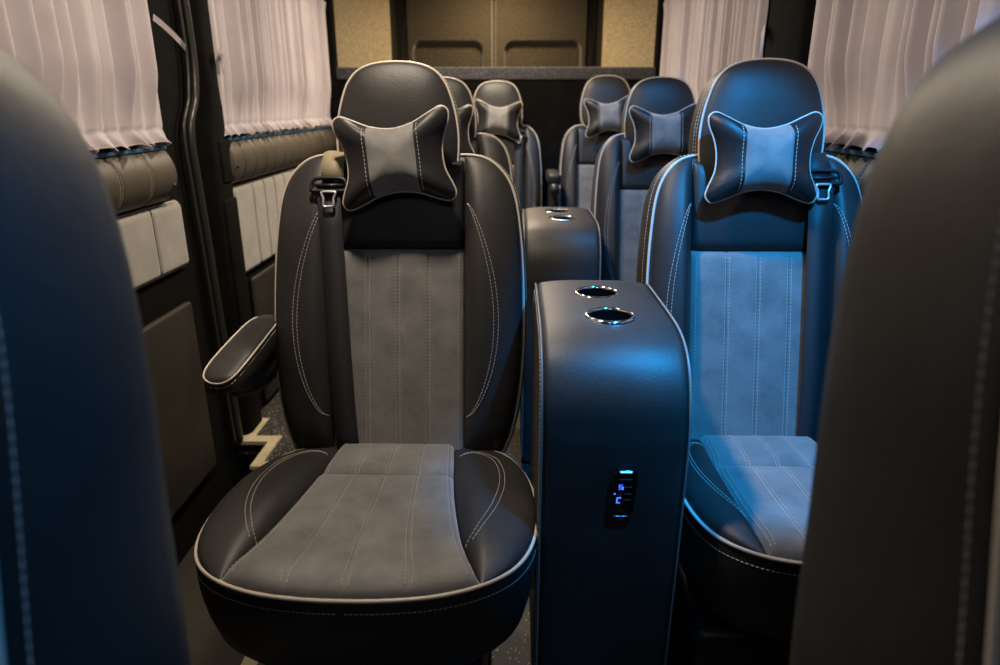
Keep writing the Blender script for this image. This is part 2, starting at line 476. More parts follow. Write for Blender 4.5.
    def suede_part(y0f, y1, name, strip):
        def Pm(u, v):
            s = u * 2 - 1
            if strip: yb = y0f; xb = xin(yb) * s
            else: q = ff(u); xb, yb = q.x, q.y
            yt = y1; y = yb + (yt - yb) * v
            xe = xin(max(y, ymin)) - .0015
            return Vector((s * xe, y)) if (strip or v > 1e-6) else Vector((xb, yb))
        def hh(u, v, p):
            s = u * 2 - 1; g = 0
            for q in sqs: g = max(g, math.exp(-((s - q) / .022) ** 2))
            e1 = edge(v, .10) if not strip else edge(v, .22)
            return .003 + dip(p.y) + (.010 + (.012 if not strip else .010)) * edge(u, .05) * edge(1 - u, .05) * e1 * edge(1 - v, .10 if not strip else .3) - .0026 * g * e1
        mb = MB(); nu, nv = 100, 34
        def fn(u, v):
            uu = (u * (nu + 2) - 1) / nu; vv = (v * (nv + 2) - 1) / nv
            out = uu < -1e-6 or uu > 1 + 1e-6 or vv < -1e-6 or vv > 1 + 1e-6
            uu = max(0, min(1, uu)); vv = ease(max(0, min(1, vv))); p = Pm(uu, vv)
            return M_cush(p.x, p.y, hh(uu, vv, p) - (.01 if out else 0))
        mb.grid(fn, nu + 2, nv + 2); o = mb.build(name, 'suede', cush)
        for q in sqs:
            for o2 in (-.026, .026):
                cs.dashes(onpanel(Pm, hh, M_cush, [((q + o2 + 1) / 2, .03 + .94 * k / 30) for k in range(31)]))
    suede_part(0, ys, 'suede_panel', False)
    suede_part(ys, 1.268, 'suede_panel', True)
    cs.build('stitching', 'thread', cush, smooth=False)

    # ---------------- base
    mb = MB(); mb.box(-.19, .19, -.36, .02, .045 - pedestal_h, .30, .02); mb.build('pedestal', 'plastic', root)
    mb = MB(); mb.box(-.12, .12, .0, .10, .28, .50, .02); mb.build('hinge_bracket', 'plastic', root)
    for sx in (-.17, .17):
        mb = MB(); mb.box(sx - .022, sx + .022, -.44, .12, 0. - pedestal_h * .75, .05 - pedestal_h * .75, .008); mb.build('seat_rail', 'steel', root)

    # ---------------- belt
    bx = belt_side * (.110 if narrow else .134)
    def F(z, d=.075): return M_back(bx + belt_side * .0, z, d)
    mb = MB()
    prof = [(-.005, .024), (.03, .032), (.10, .040), (.2, .044), (.3, .044), (.4, .044), (.47, .044), (.552, .046)]
    strap(mb, [M_back(bx - belt_side * (.030 if not narrow else .004) * (1 - z / .5), z, d) for z, d in prof], .047, .0016)
    belt = mb.build('seat_belt', 'belt', root)
    mb = MB(); strap(mb, [M_back(bx - belt_side * .006, z, d) for z, d in [(.562, .048), (.60, .040), (.622, .020), (.632, -.01), (.63, -.05)]], .046, .0016)
    mb.build('webbing', 'belt' if narrow else 'belt_tan', belt)['label'] = 'upper belt webbing over the shoulder'
    g = MB()
    zc, dc = (.570 if narrow else .553), .049
    lp = [(-.036, -.008), (-.033, .006), (-.02, .012), (.02, .012), (.033, .006), (.036, -.008), (.03, -.013), (-.03, -.013)]
    g.tube([M_back(bx + x, zc + z, dc) for x, z in spline(lp, 48, True)], .0042, 8, True)
    g.tube([M_back(bx - .03, zc - .002, dc), M_back(bx + .03, zc - .002, dc)], .0035, 8)
    g.build('belt_guide', 'plastic', belt)
    g = MB()
    zc -= .030
    g.tube([M_back(bx + x, zc + z, dc + .005) for x, z in spline([(-.010, -.014), (-.0105, .0), (-.014, .010), (-.012, .014), (.012, .014), (.014, .010), (.0105, 0), (.010, -.014), (0, -.0155)], 54, True)], .0028, 8, True)
    g.build('belt_tongue', 'bright_metal', belt)['label'] = 'shiny metal belt tongue'

    # ---------------- armrest (on the seat's left as seen from the front)
    if arm:
        a = MB()
        # plan outline of the pad in (y, across) lofted in z
        x0 = -.290
        sec = []
        L = [(-.178, .010, .008), (-.174, .024, .015), (-.16, .032, .021), (-.13, .036, .026), (-.07, .037, .030), (.0, .036, .033), (.06, .034, .034), (.10, .026, .03), (.115, .008, .014)]
        n = 28; vs = []
        for (y, hwid, hh_) in L:
            zc = .668 + .02 * (y + .2) / .3
            for k in range(n):
                q = 2 * PI * k / n; cx = abs(cos(q)) ** .55 * (1 if cos(q) > 0 else -1); cz = abs(sin(q)) ** .55 * (1 if sin(q) > 0 else -1)
                vs.append((x0 + cx * hwid, y, zc + cz * hh_))
        fs = []
        for i in range(len(L) - 1):
            for k in range(n): fs.append((i * n + k, i * n + (k + 1) % n, (i + 1) * n + (k + 1) % n, (i + 1) * n + k))
        fs += [tuple(range(n)), tuple((len(L) - 1) * n + k for k in range(n - 1, -1, -1))]
        a.add(vs, fs); am = a.build('armrest', 'leather', root, fix=True)
        pts = []
        for (y, hwid, hh_) in L: pts.append((x0 - hwid * .93, y, .668 + .02 * (y + .2) / .3 + hh_ * .78))
        for (y, hwid, hh_) in reversed(L): pts.append((x0 + hwid * .93, y, .668 + .02 * (y + .2) / .3 + hh_ * .78))
        loop = [p for p in spline(pts, 108, True)]
        pp = MB(); pp.tube(loop, .0019, 6, True); pp.build('piping', 'piping', am)
        sp = MB(); sp.dashes([(p.x + (p.x - x0) * .03, p.y, p.z - .009) for p in loop]); sp.build('stitching', 'thread', am, smooth=False)
        # under-pod cover
        b2 = MB(); n = 24; vs = []; L2 = [(-.12, .008, .006), (-.10, .022, .02), (-.06, .029, .030), (.0, .031, .042), (.06, .031, .044), (.10, .028, .04), (.115, .01, .015)]
        for (y, hwid, hh_) in L2:
            for k in range(n):
                q = 2 * PI * k / n
                vs.append((x0 + hwid * cos(q), y, .640 - hh_ * .35 + hh_ * sin(q)))
        fs = []
        for i in range(len(L2) - 1):
            for k in range(n): fs.append((i * n + k, i * n + (k + 1) % n, (i + 1) * n + (k + 1) % n, (i + 1) * n + k))
        fs += [tuple(range(n)), tuple((len(L2) - 1) * n + k for k in range(n - 1, -1, -1))]
        b2.add(vs, fs); b2.build('armrest_cover', 'leather_dark', am, fix=True)
        b3 = MB(); b3.tube([(x0 + .01, .075, .64), (-.24, .095, .63)], .02, 12); b3.build('pivot', 'plastic', am)
    return root

def make_pillow():
    root = empty('neck_pillow', (0, 0, 0))
    half = [(0, .056), (.04, .063), (.075, .079), (.098, .088), (.111, .080), (.110, .062), (.099, .035), (.093, .005), (.095, -.028), (.107, -.058), (.111, -.076), (.100, -.088), (.075, -.082), (.04, -.068), (0, -.062)]
    fl = half + [(-x, y) for (x, y) in reversed(half[1:-1])]
    ol = Outline(spline(fl, 196, True), (0, 0))
    Mp = lambda x, z, d: (x, -d, z)
    def f(x, z, s): return .040 * (1 - min(1, s) ** 2.6) ** .7 + .0
    def g(x, z, s): return -.026 * (1 - min(1, s) ** 3) ** .7
    R = [.02, .15, .3, .45, .58, .7, .8, .87, .93, .97, .99, 1.0]
    mb = MB(); ol.rings(mb, Mp, [(r, f) for r in R] + [(r, g) for r in R[::-1][1:]])
    body = mb.build('pillow_body', 'leather_dark', root, fix=True)
    pm = MB(); pm.tube([Mp(q.x, q.y, 0) for q in ol.p], .0021, 8, True); pm.build('piping', 'piping', root)
    # centre panel
    def ztop(x, sg):
        lo, hi = 0, .1
        for _ in range(24):
            m_ = (lo + hi) / 2
            if ol.rad(x, sg * m_) < .985: lo = m_
            else: hi = m_
        return sg * lo
    W = .047
    cols = [(-W + 2 * W * i / 24) for i in range(25)]
    zt = [ztop(x, 1) for x in cols]; zb = [ztop(x, -1) for x in cols]
    vs = []; nv = 28
    for j in range(nv + 1):
        for i, x in enumerate(cols):
            z = zb[i] + (zt[i] - zb[i]) * ease(j / nv)
            lift = .0015 if 0 < i < 24 else -.001
            vs.append(Mp(x, z, f(x, z, ol.rad(x, z)) + lift))
    fs = [(j * 25 + i, j * 25 + i + 1, (j + 1) * 25 + i + 1, (j + 1) * 25 + i) for j in range(nv) for i in range(24)]
    mb = MB(); mb.add(vs, fs); mb.build('centre_panel', 'suede', root)['label'] = 'smooth grey suede centre panel'
    s = MB()
    for sg in (-1, 1):
        x = sg * (W + .005); a, b_ = ztop(x, 1), ztop(x, -1)
        s = MB(); s.dashes([Mp(x, b_ + (a - b_) * k / 20, f(x, b_ + (a - b_) * k / 20, ol.rad(x, b_ + (a - b_) * k / 20)) + .0006) for k in range(1, 20)], r=.0007)
        s.build('stitching', 'thread', root, smooth=False)
    return root

def tree_objs(o):
    out = [o]
    for c in [k for k in bpy.data.objects if k.parent == o]: out += tree_objs(c)
    return out

ROW = 1.05
seatA = make_seat(-1, True); seatB = make_seat(1, False, narrow=True)
seatF = make_seat(1, False, pedestal_h=.155, T=1.1, narrow=True, front=True)
G = 'passenger seats in rows facing the camera'
def place(o, x, y, label, rz=0, z=0):
    o.location = (x, y, z); o.rotation_euler.z = rz; tag(o, label, 'seat', G); return o
def raise_head(o, dz):
    for c in [k for k in bpy.data.objects if k.parent == o and k.name.startswith('headrest')]: c.location.z = dz
s1L = place(seatA, -.242, 1.27, 'front left black leather seat with grey suede centre and an armrest beside the door')
s1R = place(seatB, .505, 1.27, 'blue-lit black leather seat in front on the right of the near console')
s2L = place(copy_tree(seatA), -.265, 1.27 + ROW, 'black leather seat mostly hidden directly behind the front left seat with the armrest')
s2R = place(copy_tree(seatB), .515, 1.27 + ROW, 'black leather seat in the middle of the right column, beside the far console')
s3L = place(copy_tree(seatB), -.09, 1.27 + 2 * ROW, 'rearmost black leather seat by the partition whose pillow has a warmly lit pale centre')
s3R = place(copy_tree(seatB), .457, 1.27 + 2 * ROW, 'rearmost black leather seat on the right side of the gap in the back row')
s3X = place(copy_tree(seatB), -.655, 1.27 + 2 * ROW, 'rearmost seat by the left wall, only its shoulder piping showing behind the front headrest')
s0L = place(copy_tree(seatF), -.497, .200, 'blurred dark leather seat backrest filling the left edge of the photo', z=.152, rz=math.radians(0))
s0R = place(seatF, .473, .216, 'blurred dark leather seat backrest filling the right edge of the photo', z=.160, rz=math.radians(5))
raise_head(s1L, -.008); raise_head(s3L, .02); raise_head(s3R, .045); raise_head(s1R, -.004)

pil = make_pillow()
GP = 'butterfly neck pillows strapped to the headrests'
def pplace(o, x, y, z, ry, label, sc_=1., tilt=-10):
    o.location = (x, y, z); o.rotation_euler = (math.radians(tilt), math.radians(ry), 0); o.scale = (sc_, sc_, sc_); tag(o, label, 'pillow', GP)
pplace(pil, -.238, 1.362, 1.047, -6, 'tilted butterfly neck pillow on the front left seat headrest', 1.03)
pplace(copy_tree(pil), .488, 1.362, 1.050, 0, 'blue-lit butterfly neck pillow on the front right seat headrest', .98)
pplace(copy_tree(pil), -.262, 2.412, 1.048, -3, 'neck pillow half hidden behind the front left seat headrest', 1.08)
pplace(copy_tree(pil), .515, 2.412, 1.055, -2, 'neck pillow on the middle seat of the right column', 1.06)
pplace(copy_tree(pil), -.085, 3.462, 1.075, 3, 'warmly lit neck pillow with a pale centre on the rearmost seat left of the gap', 1.05)
pplace(copy_tree(pil), .462, 3.462, 1.092, -4, 'neck pillow on the rearmost seat right of the gap', 1.05)

# ------------------------------------------------------------------ consoles
def make_console():
    root = empty('console', (0, 0, 0))
    W = .114; back, front, top, bot = 1.37, .935, .80, .0
    prof = [(back, .02), (back, .40), (back, .74), (back - .004, .775), (back - .02, .794), (back - .045, .80), (1.25, .8005), (1.12, .800), (1.06, .797), (1.015, .787), (.985, .770), (.962, .745), (.946, .712), (.938, .67), (.935, .62), (.935, .45), (.94, .25), (.945, .02)]
    pr = [Vector(p) for p in spline(prof, 170)]
    # resample evenly
    pf = polyfn(pr); NP = 330
    def nrm(t):
        a = pf(max(0, t - .004)); b_ = pf(min(1, t + .004)); d = (b_ - a).normalized(); return Vector((d.y, -d.x))
    cups = [(.000, 1.243), (.006, 1.097)]
    vs = []; fs = []; nu = 60
    for j in range(NP + 1):
        t = j / NP; p = pf(t); n = nrm(t)
        if n.y < -.5: n = -n
        for i in range(nu + 1):
            u = -1 + 2 * i / nu
            # front bulge and rounded edges
            d = .008 * (1 - abs(u) ** 4) - .006 * max(0, (abs(u) - .9) / .1) ** 2
            nn = Vector((-n.x, -n.y)) if False else n
            vs.append((u * W, p.x + nn.x * d, p.y + nn.y * d))
    def skip(a):
        x, y, z = a
        return z > .78 and any((x - cx) ** 2 + (y - cy) ** 2 < .0375 ** 2 for cx, cy in cups)
    for j in range(NP):
        for i in range(nu):
            q = (j * (nu + 1) + i, j * (nu + 1) + i + 1, (j + 1) * (nu + 1) + i + 1, (j + 1) * (nu + 1) + i)
            c = [sum(vs[k][a] for k in q) / 4 for a in range(3)]
            if not skip(c): fs.append(q)
    mb = MB(); mb.add(vs, fs); body = mb.build('top_and_front_cover', 'leather', root)
    for sg in (-1, 1):
        # side panel with a soft bulge
        c = Vector((1.16, .40)); loop = [pf(k / 120) for k in range(121)]
        ol = Outline(loop, c)
        mb = MB(); ol.rings(mb, lambda x, y, d: (sg * (W + d), x, y), [(1, -.004), (.99, .001), (.97, .003), (.9, .005), (.7, .006), (.3, .006), (.01, .006)])
        o = mb.build('side_panel', 'leather', root, fix=True)
        pp = MB(); pp.tube([(sg * (W + .001), q.x + nrm(k / 120).x * .0, q.y) for k, q in enumerate(loop)], .0022, 8); pp.build('piping', 'console_edge', o)
        s = MB(); s.dashes([(sg * (W + .0035), c.x + (q.x - c.x) * .965, c.y + (q.y - c.y) * .972) for q in loop[12:]]); s.build('stitching', 'thread', o, smooth=False)
    for cx, cy in cups:
        mb = MB(); zt = .8065
        mb.lathe([(.036, -.001), (.0365, .002), (.0385, .0035), (.042, .003), (.0445, .0005), (.0445, -.006)], (cx, cy, zt))
        ring = mb.build('cup_holder', 'chrome', root)
        mb = MB(); mb.lathe([(.0365, 0), (.036, -.02), (.034, -.068), (.031, -.072), (.0, -.072)], (cx, cy, zt)); mb.build('cup_well', 'gloss_black', ring)
    return root
def make_control_panel(parent):
    # rounded pod on the console front
    zc, xc, y0 = .565, .016, .927
    def rr(w, h, r, n=8):
        pts = []
        for (sx, sy, a0) in ((1, 1, 0), (-1, 1, 90), (-1, -1, 180), (1, -1, 270)):
            for k in range(n + 1):
                a = math.radians(a0 + 90 * k / n); pts.append(Vector((sx * (w - r) + r * cos(a), sy * (h - r) + r * sin(a))))
        return pts
    ol = Outline(rr(.0195, .041, .011), (0, 0))
    lean = math.radians(3)
    Mp = lambda x, z, d: (xc + x + z * .05, y0 - d - 0, zc + z)
    mb = MB(); ol.rings(mb, Mp, [(1.03, -.004), (1.03, .003), (1., .006), (.94, .0062), (.5, .0062), (.01, .0062)])
    p = mb.build('control_panel', 'gloss_black', parent, fix=True)
    p['label'] = 'glossy black control panel with blue lit symbols'
    mb = MB(); mb.tube([Mp(q.x, q.y, .006) for q in ol.p], .0009, 6, True); mb.build('bezel', 'smoked_chrome', p)
    mb = MB(); mb.tube([Mp(-.009 + .018 * k / 6, .0405, .0072) for k in range(7)], .0012, 8); mb.build('light_bar', 'led_blue', p)
    def rect(mb, x0, x1, z0, z1, d=.0066):
        mb.add([Mp(x0, z0, d), Mp(x1, z0, d), Mp(x1, z1, d), Mp(x0, z1, d)], [(0, 1, 2, 3)])
    ic = MB()
    # upper symbol: crossed pixels
    for (a, b_) in ((0, 0), (1, 1), (2, 2), (2, 0), (0, 2), (3, 1), (0, 3), (0, 4), (2, 4.2), (3, 0), (3, 2)):
        rect(ic, -.0085 + a * .0019, -.0085 + a * .0019 + .0016, .0085 + b_ * .0019, .0085 + b_ * .0019 + .0016)
    # round dot
    for k in range(1): rect(ic, -.0150, -.0126, -.0005, .0019)
    # lower socket frame
    rect(ic, -.010, -.0085, -.0155, -.006); rect(ic, -.0085, -.003, -.007, -.0055); rect(ic, -.010, -.004, -.0160, -.0145)
    ic.build('lit_symbols', 'led_icon', p, smooth=False)
    dm = MB()
    rect(dm, -.0085, -.0078, -.003, .004); rect(dm, -.0045, -.0038, -.003, .004); rect(dm, -.0085, -.0038, -.0035, -.0028)
    for z in (.0125, .0005, -.0105):
        for k in range(4): rect(dm, .001 + k * .003, .001 + k * .003 + .0021, z, z + .0016)
    for k in range(7): rect(dm, -.009 + k * .0029, -.009 + k * .0029 + .002, .0262, .0280)
    dm.build('faint_symbols', 'icon_dim', p, smooth=False)
con = make_console()
con2 = copy_tree(con)
con.location = (.160, 0, 0); tag(con, 'nearest leather centre console with two chrome cup holders and lit control panel', 'console', 'cup holder consoles between the seats')
con2.location = (.146, 1.035, 0); tag(con2, 'farther leather centre console behind the nearest one, between the second row seats', 'console', 'cup holder consoles between the seats')
make_control_panel(con)

# small black fold-down armrest end between the rear seats
mb = MB(); mb.box(.155, .215, 3.14, 3.42, .79, .845, .015)
arm = empty('folding_armrest', (.185, 3.30, .60)); tag(arm, 'small black armrest in the gap between the rearmost seats', 'armrest')
o = mb.build('arm_pad', 'leather_dark', arm); o.matrix_parent_inverse = Matrix.Translation((-.185, -3.30, -.60))
mb = MB(); mb.box(.168, .202, 3.28, 3.42, .0, .80, .008); o = mb.build('arm_post', 'plastic', arm); o.matrix_parent_inverse = Matrix.Translation((-.185, -3.30, -.60))
mb = MB(); mb.tube([(.185, 3.135, .80), (.185, 3.125, .75)], .022, 14); o = mb.build('arm_knob', 'plastic', arm); o.matrix_parent_inverse = Matrix.Translation((-.185, -3.30, -.60))

# ------------------------------------------------------------------ van shell
XL, XR, YF, YB, ZC = -1.0, .80, -1.6, 4.62, 1.9
def struct(o): o['kind'] = 'structure'; return o
def boxobj(name, m, *a, bev=0.): mb = MB(); mb.box(*a, bev); return mb.build(name, m, smooth=bev > 0)
# floor with a recessed door well on the left
mb = MB()
mb.box(-.55, XR + .1, YF, YB, -.06, 0)
mb.box(XL - .1, -.55, 2.14, YB, -.06, 0)
mb.box(XL - .1, -.55, YF, .30, -.06, 0)
struct(mb.build('floor', 'floor_speckle', smooth=False))
struct(boxobj('floor_well', 'trim_brown', XL - .1, -.548, .298, 2.142, -.22, -.16))
struct(boxobj('ceiling', 'headliner', XL - .1, XR + .1, YF, YB, ZC, ZC + .06))
# walls with window openings
def wall(name, x0, x1, wins):
    mb = MB(); z0, z1 = wins[0][2], wins[0][3]
    mb.box(x0, x1, YF, YB, -.22, z0); mb.box(x0, x1, YF, YB, z1, ZC)
    y = YF
    for (a, b_, _, _) in wins: mb.box(x0, x1, y, a, z0, z1); y = b_
    mb.box(x0, x1, y, YB, z0, z1)
    return struct(mb.build(name, 'trim_dark', smooth=False))
winsL = [(.45, 1.83, 1.075, 1.64), (2.36, 3.58, 1.075, 1.64)]
winsR = [(.45, 1.84, 1.085, 1.64), (2.32, 3.62, 1.085, 1.64)]
wall('wall_left', XL - .06, XL, winsL); wall('wall_right', XR, XR + .06, winsR)
struct(boxobj('wall_front', 'trim_dark', XL - .1, XR + .1, YF - .06, YF, -.22, ZC))
k = 0
for xs, wins in ((XL - .045, winsL), (XR + .035, winsR)):
    for (a, b_, z0, z1) in wins:
        k += 1
        w = struct(boxobj('window_%d' % k, 'window_glass', xs, xs + .008, a - .005, b_ + .005, z0 - .005, z1 + .005))
        fr = MB(); sgn = 1 if xs > 0 else -1
        xi = XR + .0 if sgn > 0 else XL
        for (p, q) in (((a, z0), (b_, z0)), ((b_, z0), (b_, z1)), ((b_, z1), (a, z1)), ((a, z1), (a, z0))):
            fr.tube([(xi + sgn * .012, p[0], p[1]), (xi + sgn * .012, q[0], q[1])], .010, 8)
        f = fr.build('window_seal', 'rubber', w)
# ledges under each curtain, coloured blue for the light they reflect
k = 0
for (x0, x1, y0, y1, z) in ((XL + .0, XL + .036, .3, 1.895, 1.044), (XL, XL + .036, 2.29, 3.70, 1.044), (XR - .036, XR, .3, 1.90, 1.054), (XR - .036, XR, 2.26, 3.72, 1.054)):
    k += 1; struct(boxobj('trim_%d' % k, 'sill_reflection', x0, x1, y0, y1, z - .012, z - .001, bev=.002))

# padded rolls and suede wall panels --------------------------------------------------
def wall_map(side):
    if side < 0: return lambda y, z, d: (XL + d, y, z)
    return lambda y, z, d: (XR - d, y, z)
def pad_roll(side, y0, y1, z0, z1, seams, label, depth=.055, m='leather_brown', double=True, buttons=()):
    Mp = wall_map(side)
    root = empty('padded_wall_roll', (XL if side < 0 else XR, (y0 + y1) / 2, z0)); tag(root, label, 'wall padding', 'padded leather rolls below the windows')
    inv = Matrix.Translation(-root.location)
    def hh(y, z):
        v = (z - z0) / (z1 - z0); g = max([math.exp(-((y - s) / .006) ** 2) for s in seams] + [0])
        e = edge((y - y0) / .02, 1) * edge((y1 - y) / .02, 1)
        return .004 + depth * (max(0, sin(PI * (v * .96 + .02))) ** .5) * (.35 + .65 * e) - .006 * g
    nu = max(40, int((y1 - y0) / .004)); nv = 22
    mb = MB(); mb.grid(lambda u, v: Mp(y0 + (y1 - y0) * u, z0 + (z1 - z0) * ease(v), hh(y0 + (y1 - y0) * u, z0 + (z1 - z0) * ease(v))), nu, nv)
    # end caps
    for yy in (y0, y1):
        vs = [Mp(yy, z0 + (z1 - z0) * ease(j / nv), hh(yy, z0 + (z1 - z0) * ease(j / nv))) for j in range(nv + 1)] + [Mp(yy, z1, 0), Mp(yy, z0, 0)]
        mb.add(vs, [tuple(range(len(vs)))])
    o = mb.build('roll_cover', m, root); o.matrix_parent_inverse = inv
    s = MB()
    for q in seams:
        for off in ((-.005, .005) if double else (0,)):
            s.dashes([Mp(q + off, z0 + (z1 - z0) * t / 24, hh(q + off, z0 + (z1 - z0) * t / 24) + .0008) for t in range(2, 23)], r=.0007)
    o = s.build('stitching', 'thread', root, smooth=False); o.matrix_parent_inverse = inv
    for (yy, zz) in buttons:
        b_ = MB(); c = Mp(yy, zz, hh(yy, zz)); b_.tube([(c[0] - .002, c[1], c[2]), (c[0] + .004, c[1], c[2])], .006, 14)
        o = b_.build('button', 'plastic', root); o.matrix_parent_inverse = inv
def suede_wall(side, y0, y1, z0, z1, seams, label, depth=.02):
    Mp = wall_map(side)
    root = empty('suede_wall_panel', (XL if side < 0 else XR, (y0 + y1) / 2, z0)); tag(root, label, 'wall panel', 'pale suede wall panels')
    inv = Matrix.Translation(-root.location)
    r = .02; L = []
    for (cy, cz, a0) in ((y1 - r, z1 - r, 0), (y0 + r, z1 - r, 90), (y0 + r, z0 + r, 180), (y1 - r, z0 + r, 270)):
        for k in range(7): a = math.radians(a0 + 15 * k); L.append(Vector((cy + r * cos(a), cz + r * sin(a))))
    def hh(u, v, p):
        g = max([math.exp(-((p.x - s) / .005) ** 2) for s in seams] + [0])
        return .002 + depth * edge((p.x - y0) / .02, 1) * edge((y1 - p.x) / .02, 1) * edge((p.y - z0) / .02, 1) * edge((z1 - p.y) / .02, 1) - .005 * g
    nu = max(40, int((y1 - y0) / .004))
    mb = MB(); mb.grid(lambda u, v: (lambda p: Mp(p.x, p.y, hh(0, 0, p)))(Vector((y0 + (y1 - y0) * u, z0 + (z1 - z0) * ease(v)))), nu, 24)
    o = mb.build('suede_cover', 'suede_wall', root); o.matrix_parent_inverse = inv
    pm = MB(); pm.tube([Mp(q.x, q.y, .006) for q in L], .0035, 6, True); o = pm.build('piping', 'piping', root); o.matrix_parent_inverse = inv
    s = MB()
    for q in seams:
        s.tube([Mp(q, z0 + .006, depth - .002), Mp(q, z1 - .006, depth - .002)], .0014, 5)
    if seams: o = s.build('seam', 'trim_dark', root); o.matrix_parent_inverse = inv

pad_roll(-1, .3, 1.90, .893, 1.040, [.45 + .145 * i for i in range(10)], 'brown padded leather roll below the left window nearest the camera', buttons=[(1.87, .935)])
suede_wall(-1, .3, 1.965, .690, .882, [.62, .88, 1.14, 1.40, 1.62, 1.79], 'pale suede panel on the left sliding door under the nearer padded roll')
pad_roll(-1, 2.28, 3.70, .888, 1.040, [2.28 + .105 * i for i in range(1, 13)], 'brown padded leather roll below the far left window behind the pillar', buttons=[(2.31, .95)], double=False)
suede_wall(-1, 2.34, 3.70, .560, .874, [2.40 + .118 * i for i in range(1, 11)], 'pale suede panel with upright seams on the far left wall')
pad_roll(1, .3, 1.90, .900, 1.050, [.45 + .13 * i for i in range(11)], 'dark padded leather roll below the right window nearest the camera', m='leather')
pad_roll(1, 2.25, 3.72, .900, 1.050, [2.40 + .12 * i for i in range(1, 11)], 'dark padded leather roll below the far right window behind the seats', m='leather')

# lower door panel, door edge, pillars ---------------------------------------------------
mb = MB(); mb.box(XL + .001, XL + .023, .3, 1.93, .02, .585, .01); tag(mb.build('door_pocket_panel', 'trim_brown'), 'smooth brown lower panel of the left sliding door', 'door panel')
mb = MB(); mb.box(XL, XL + .02, 2.42, 3.72, .02, .53, .012); struct(mb.build('trim_6', 'trim_brown'))
# B pillar (left)
def pillar(name, x_in, side, y0, y1, m='trim_dark'):
    mb = MB()
    zs = [i / 40 * 1.9 for i in range(41)]
    def off(z):   # the pillar steps toward the camera above the waist
        t = max(0, min(1, (z - 1.0) / .16)); t = t * t * (3 - 2 * t); return t * .035
    vs = []; 
    for z in zs:
        o = off(z)
        for (dx, yy) in ((0, y0 + o), (.03, y0 + .012 + o), (.04, y0 + .03 + o), (.04, y1 - .03), (.03, y1 - .012), (0, y1)):
            vs.append((x_in - side * dx, yy, z))
    fs = [(i * 6 + k, i * 6 + k + 1, (i + 1) * 6 + k + 1, (i + 1) * 6 + k) for i in range(40) for k in range(5)]
    mb.add(vs, fs); mb.box(x_in - side * .048 if side > 0 else x_in, x_in if side > 0 else x_in + .048, y0 + .035, y1 - .02, .35, .85, .008)
    mb.box(x_in - side * .046 if side > 0 else x_in, x_in if side > 0 else x_in + .046, y0 + .06, y1 - .01, .90, 1.04, .008)
    return struct(mb.build(name, m, fix=True))
pillar('trim_7', XL, -1, 2.16, 2.32); pillar('trim_8', XR, 1, 1.905, 2.245)
mb = MB(); mb.box(XR - .03, XR, YF, 2.02, 1.66, 1.9, .01); mb.box(XR - .03, XR, 2.02, 3.75, 1.66, 1.9, .01); struct(mb.build('trim_9', 'trim_dark'))
mb = MB(); mb.box(XL, XL + .03, YF, 3.75, 1.66, 1.9, .01); struct(mb.build('trim_10', 'trim_dark'))
# rubber door seal
sealp = [(2.155, 1.88), (2.16, 1.50), (2.165, 1.38), (2.165, 1.27), (2.14, 1.17), (2.09, 1.10), (2.075, 1.03), (2.08, .93), (2.09, .75), (2.10, .5), (2.11, .25), (2.12, .01)]
mb = MB(); sp = spline(sealp, 120)
mb.tube([(XL + .022, q.x, q.y) for q in sp], .012, 10); mb.tube([(XL + .018, q.x - .035, q.y) for q in sp], .006, 8)
tag(mb.build('door_seal', 'rubber'), 'glossy black rubber seal running down the edge of the left sliding door', 'door seal')
# beige nosings round the door well
mb = MB()
def strip(mb, p, q, w=.035, z=.004):
    p, q = Vector((*p, z)), Vector((*q, z)); d = (q - p).normalized(); n = Vector((-d.y, d.x, 0)) * w / 2
    for (a, b_) in ((p, q),):
        vs = [a - n, b_ - n, b_ + n, a + n]; vs += [v - Vector((0, 0, .014)) for v in vs]
        mb.add(vs, [(0, 1, 2, 3), (7, 6, 5, 4), (0, 4, 5, 1), (1, 5, 6, 2), (2, 6, 7, 3), (3, 7, 4, 0)])
strip(mb, (-.965, 2.31), (-.965, 2.15), .05, .0035); strip(mb, (-.99, 2.142), (-.845, 2.142), .045, .0045); strip(mb, (-.86, 2.165), (-.86, 1.95), .035, .0055); strip(mb, (-.877, 1.96), (-.55, 1.96), .035, .0065)
strip(mb, (-.565, 1.97), (-.565, .3), .035, .0075)
tag(mb.build('step_edging', 'beige_metal', smooth=False), 'beige metal edging on the floor around the side door step', 'floor edging')
mb = MB(); mb.box(-.86, -.552, 1.95, 2.139, -.06, -.0005); struct(mb.build('trim_11', 'floor_speckle', smooth=False))

# bulkhead partition and luggage bay -----------------------------------------------------
mb = MB(); mb.box(XL, XR, 3.755, 3.785, 0, 1.30); part = mb.build('partition', 'trim_dark', smooth=False)
tag(part, 'dark partition across the van behind the rearmost seats', 'partition')
mb = MB(); mb.box(-.945, .735, 3.742, 3.80, 1.270, 1.334, .010); mb.build('carpeted_top_rail', 'carpet_grey', part)['label'] = 'grey carpet covered top edge'
for nm, x0, x1 in (('trim_12', XL, -.94), ('trim_13', .725, XR)):
    mb = MB(); mb.box(x0, x1, 3.74, 3.80, 0, 1.9, .012); struct(mb.build(nm, 'trim_dark'))
struct(boxobj('wall_back', 'carpet_door', XL - .1, XR + .1, YB - .02, YB + .04, -.1, ZC))
# carpeted corner pillars
def corner(name, xa, xb):
    mb = MB(); n = 16
    def fn(u, v):
        x = xa + (xb - xa) * u; y = 4.02 + .50 * sin(u * PI / 2 * .55) ** 1.1
        return (x, y, .8 + v * 1.1)
    mb.grid(fn, n, 6); vs = []
    # return edge to the door
    return struct(mb.build(name, 'carpet_tan_lit', fix=False))
corner('trim_14', XL - .005, -.755); corner('trim_15', XR + .005, .525)
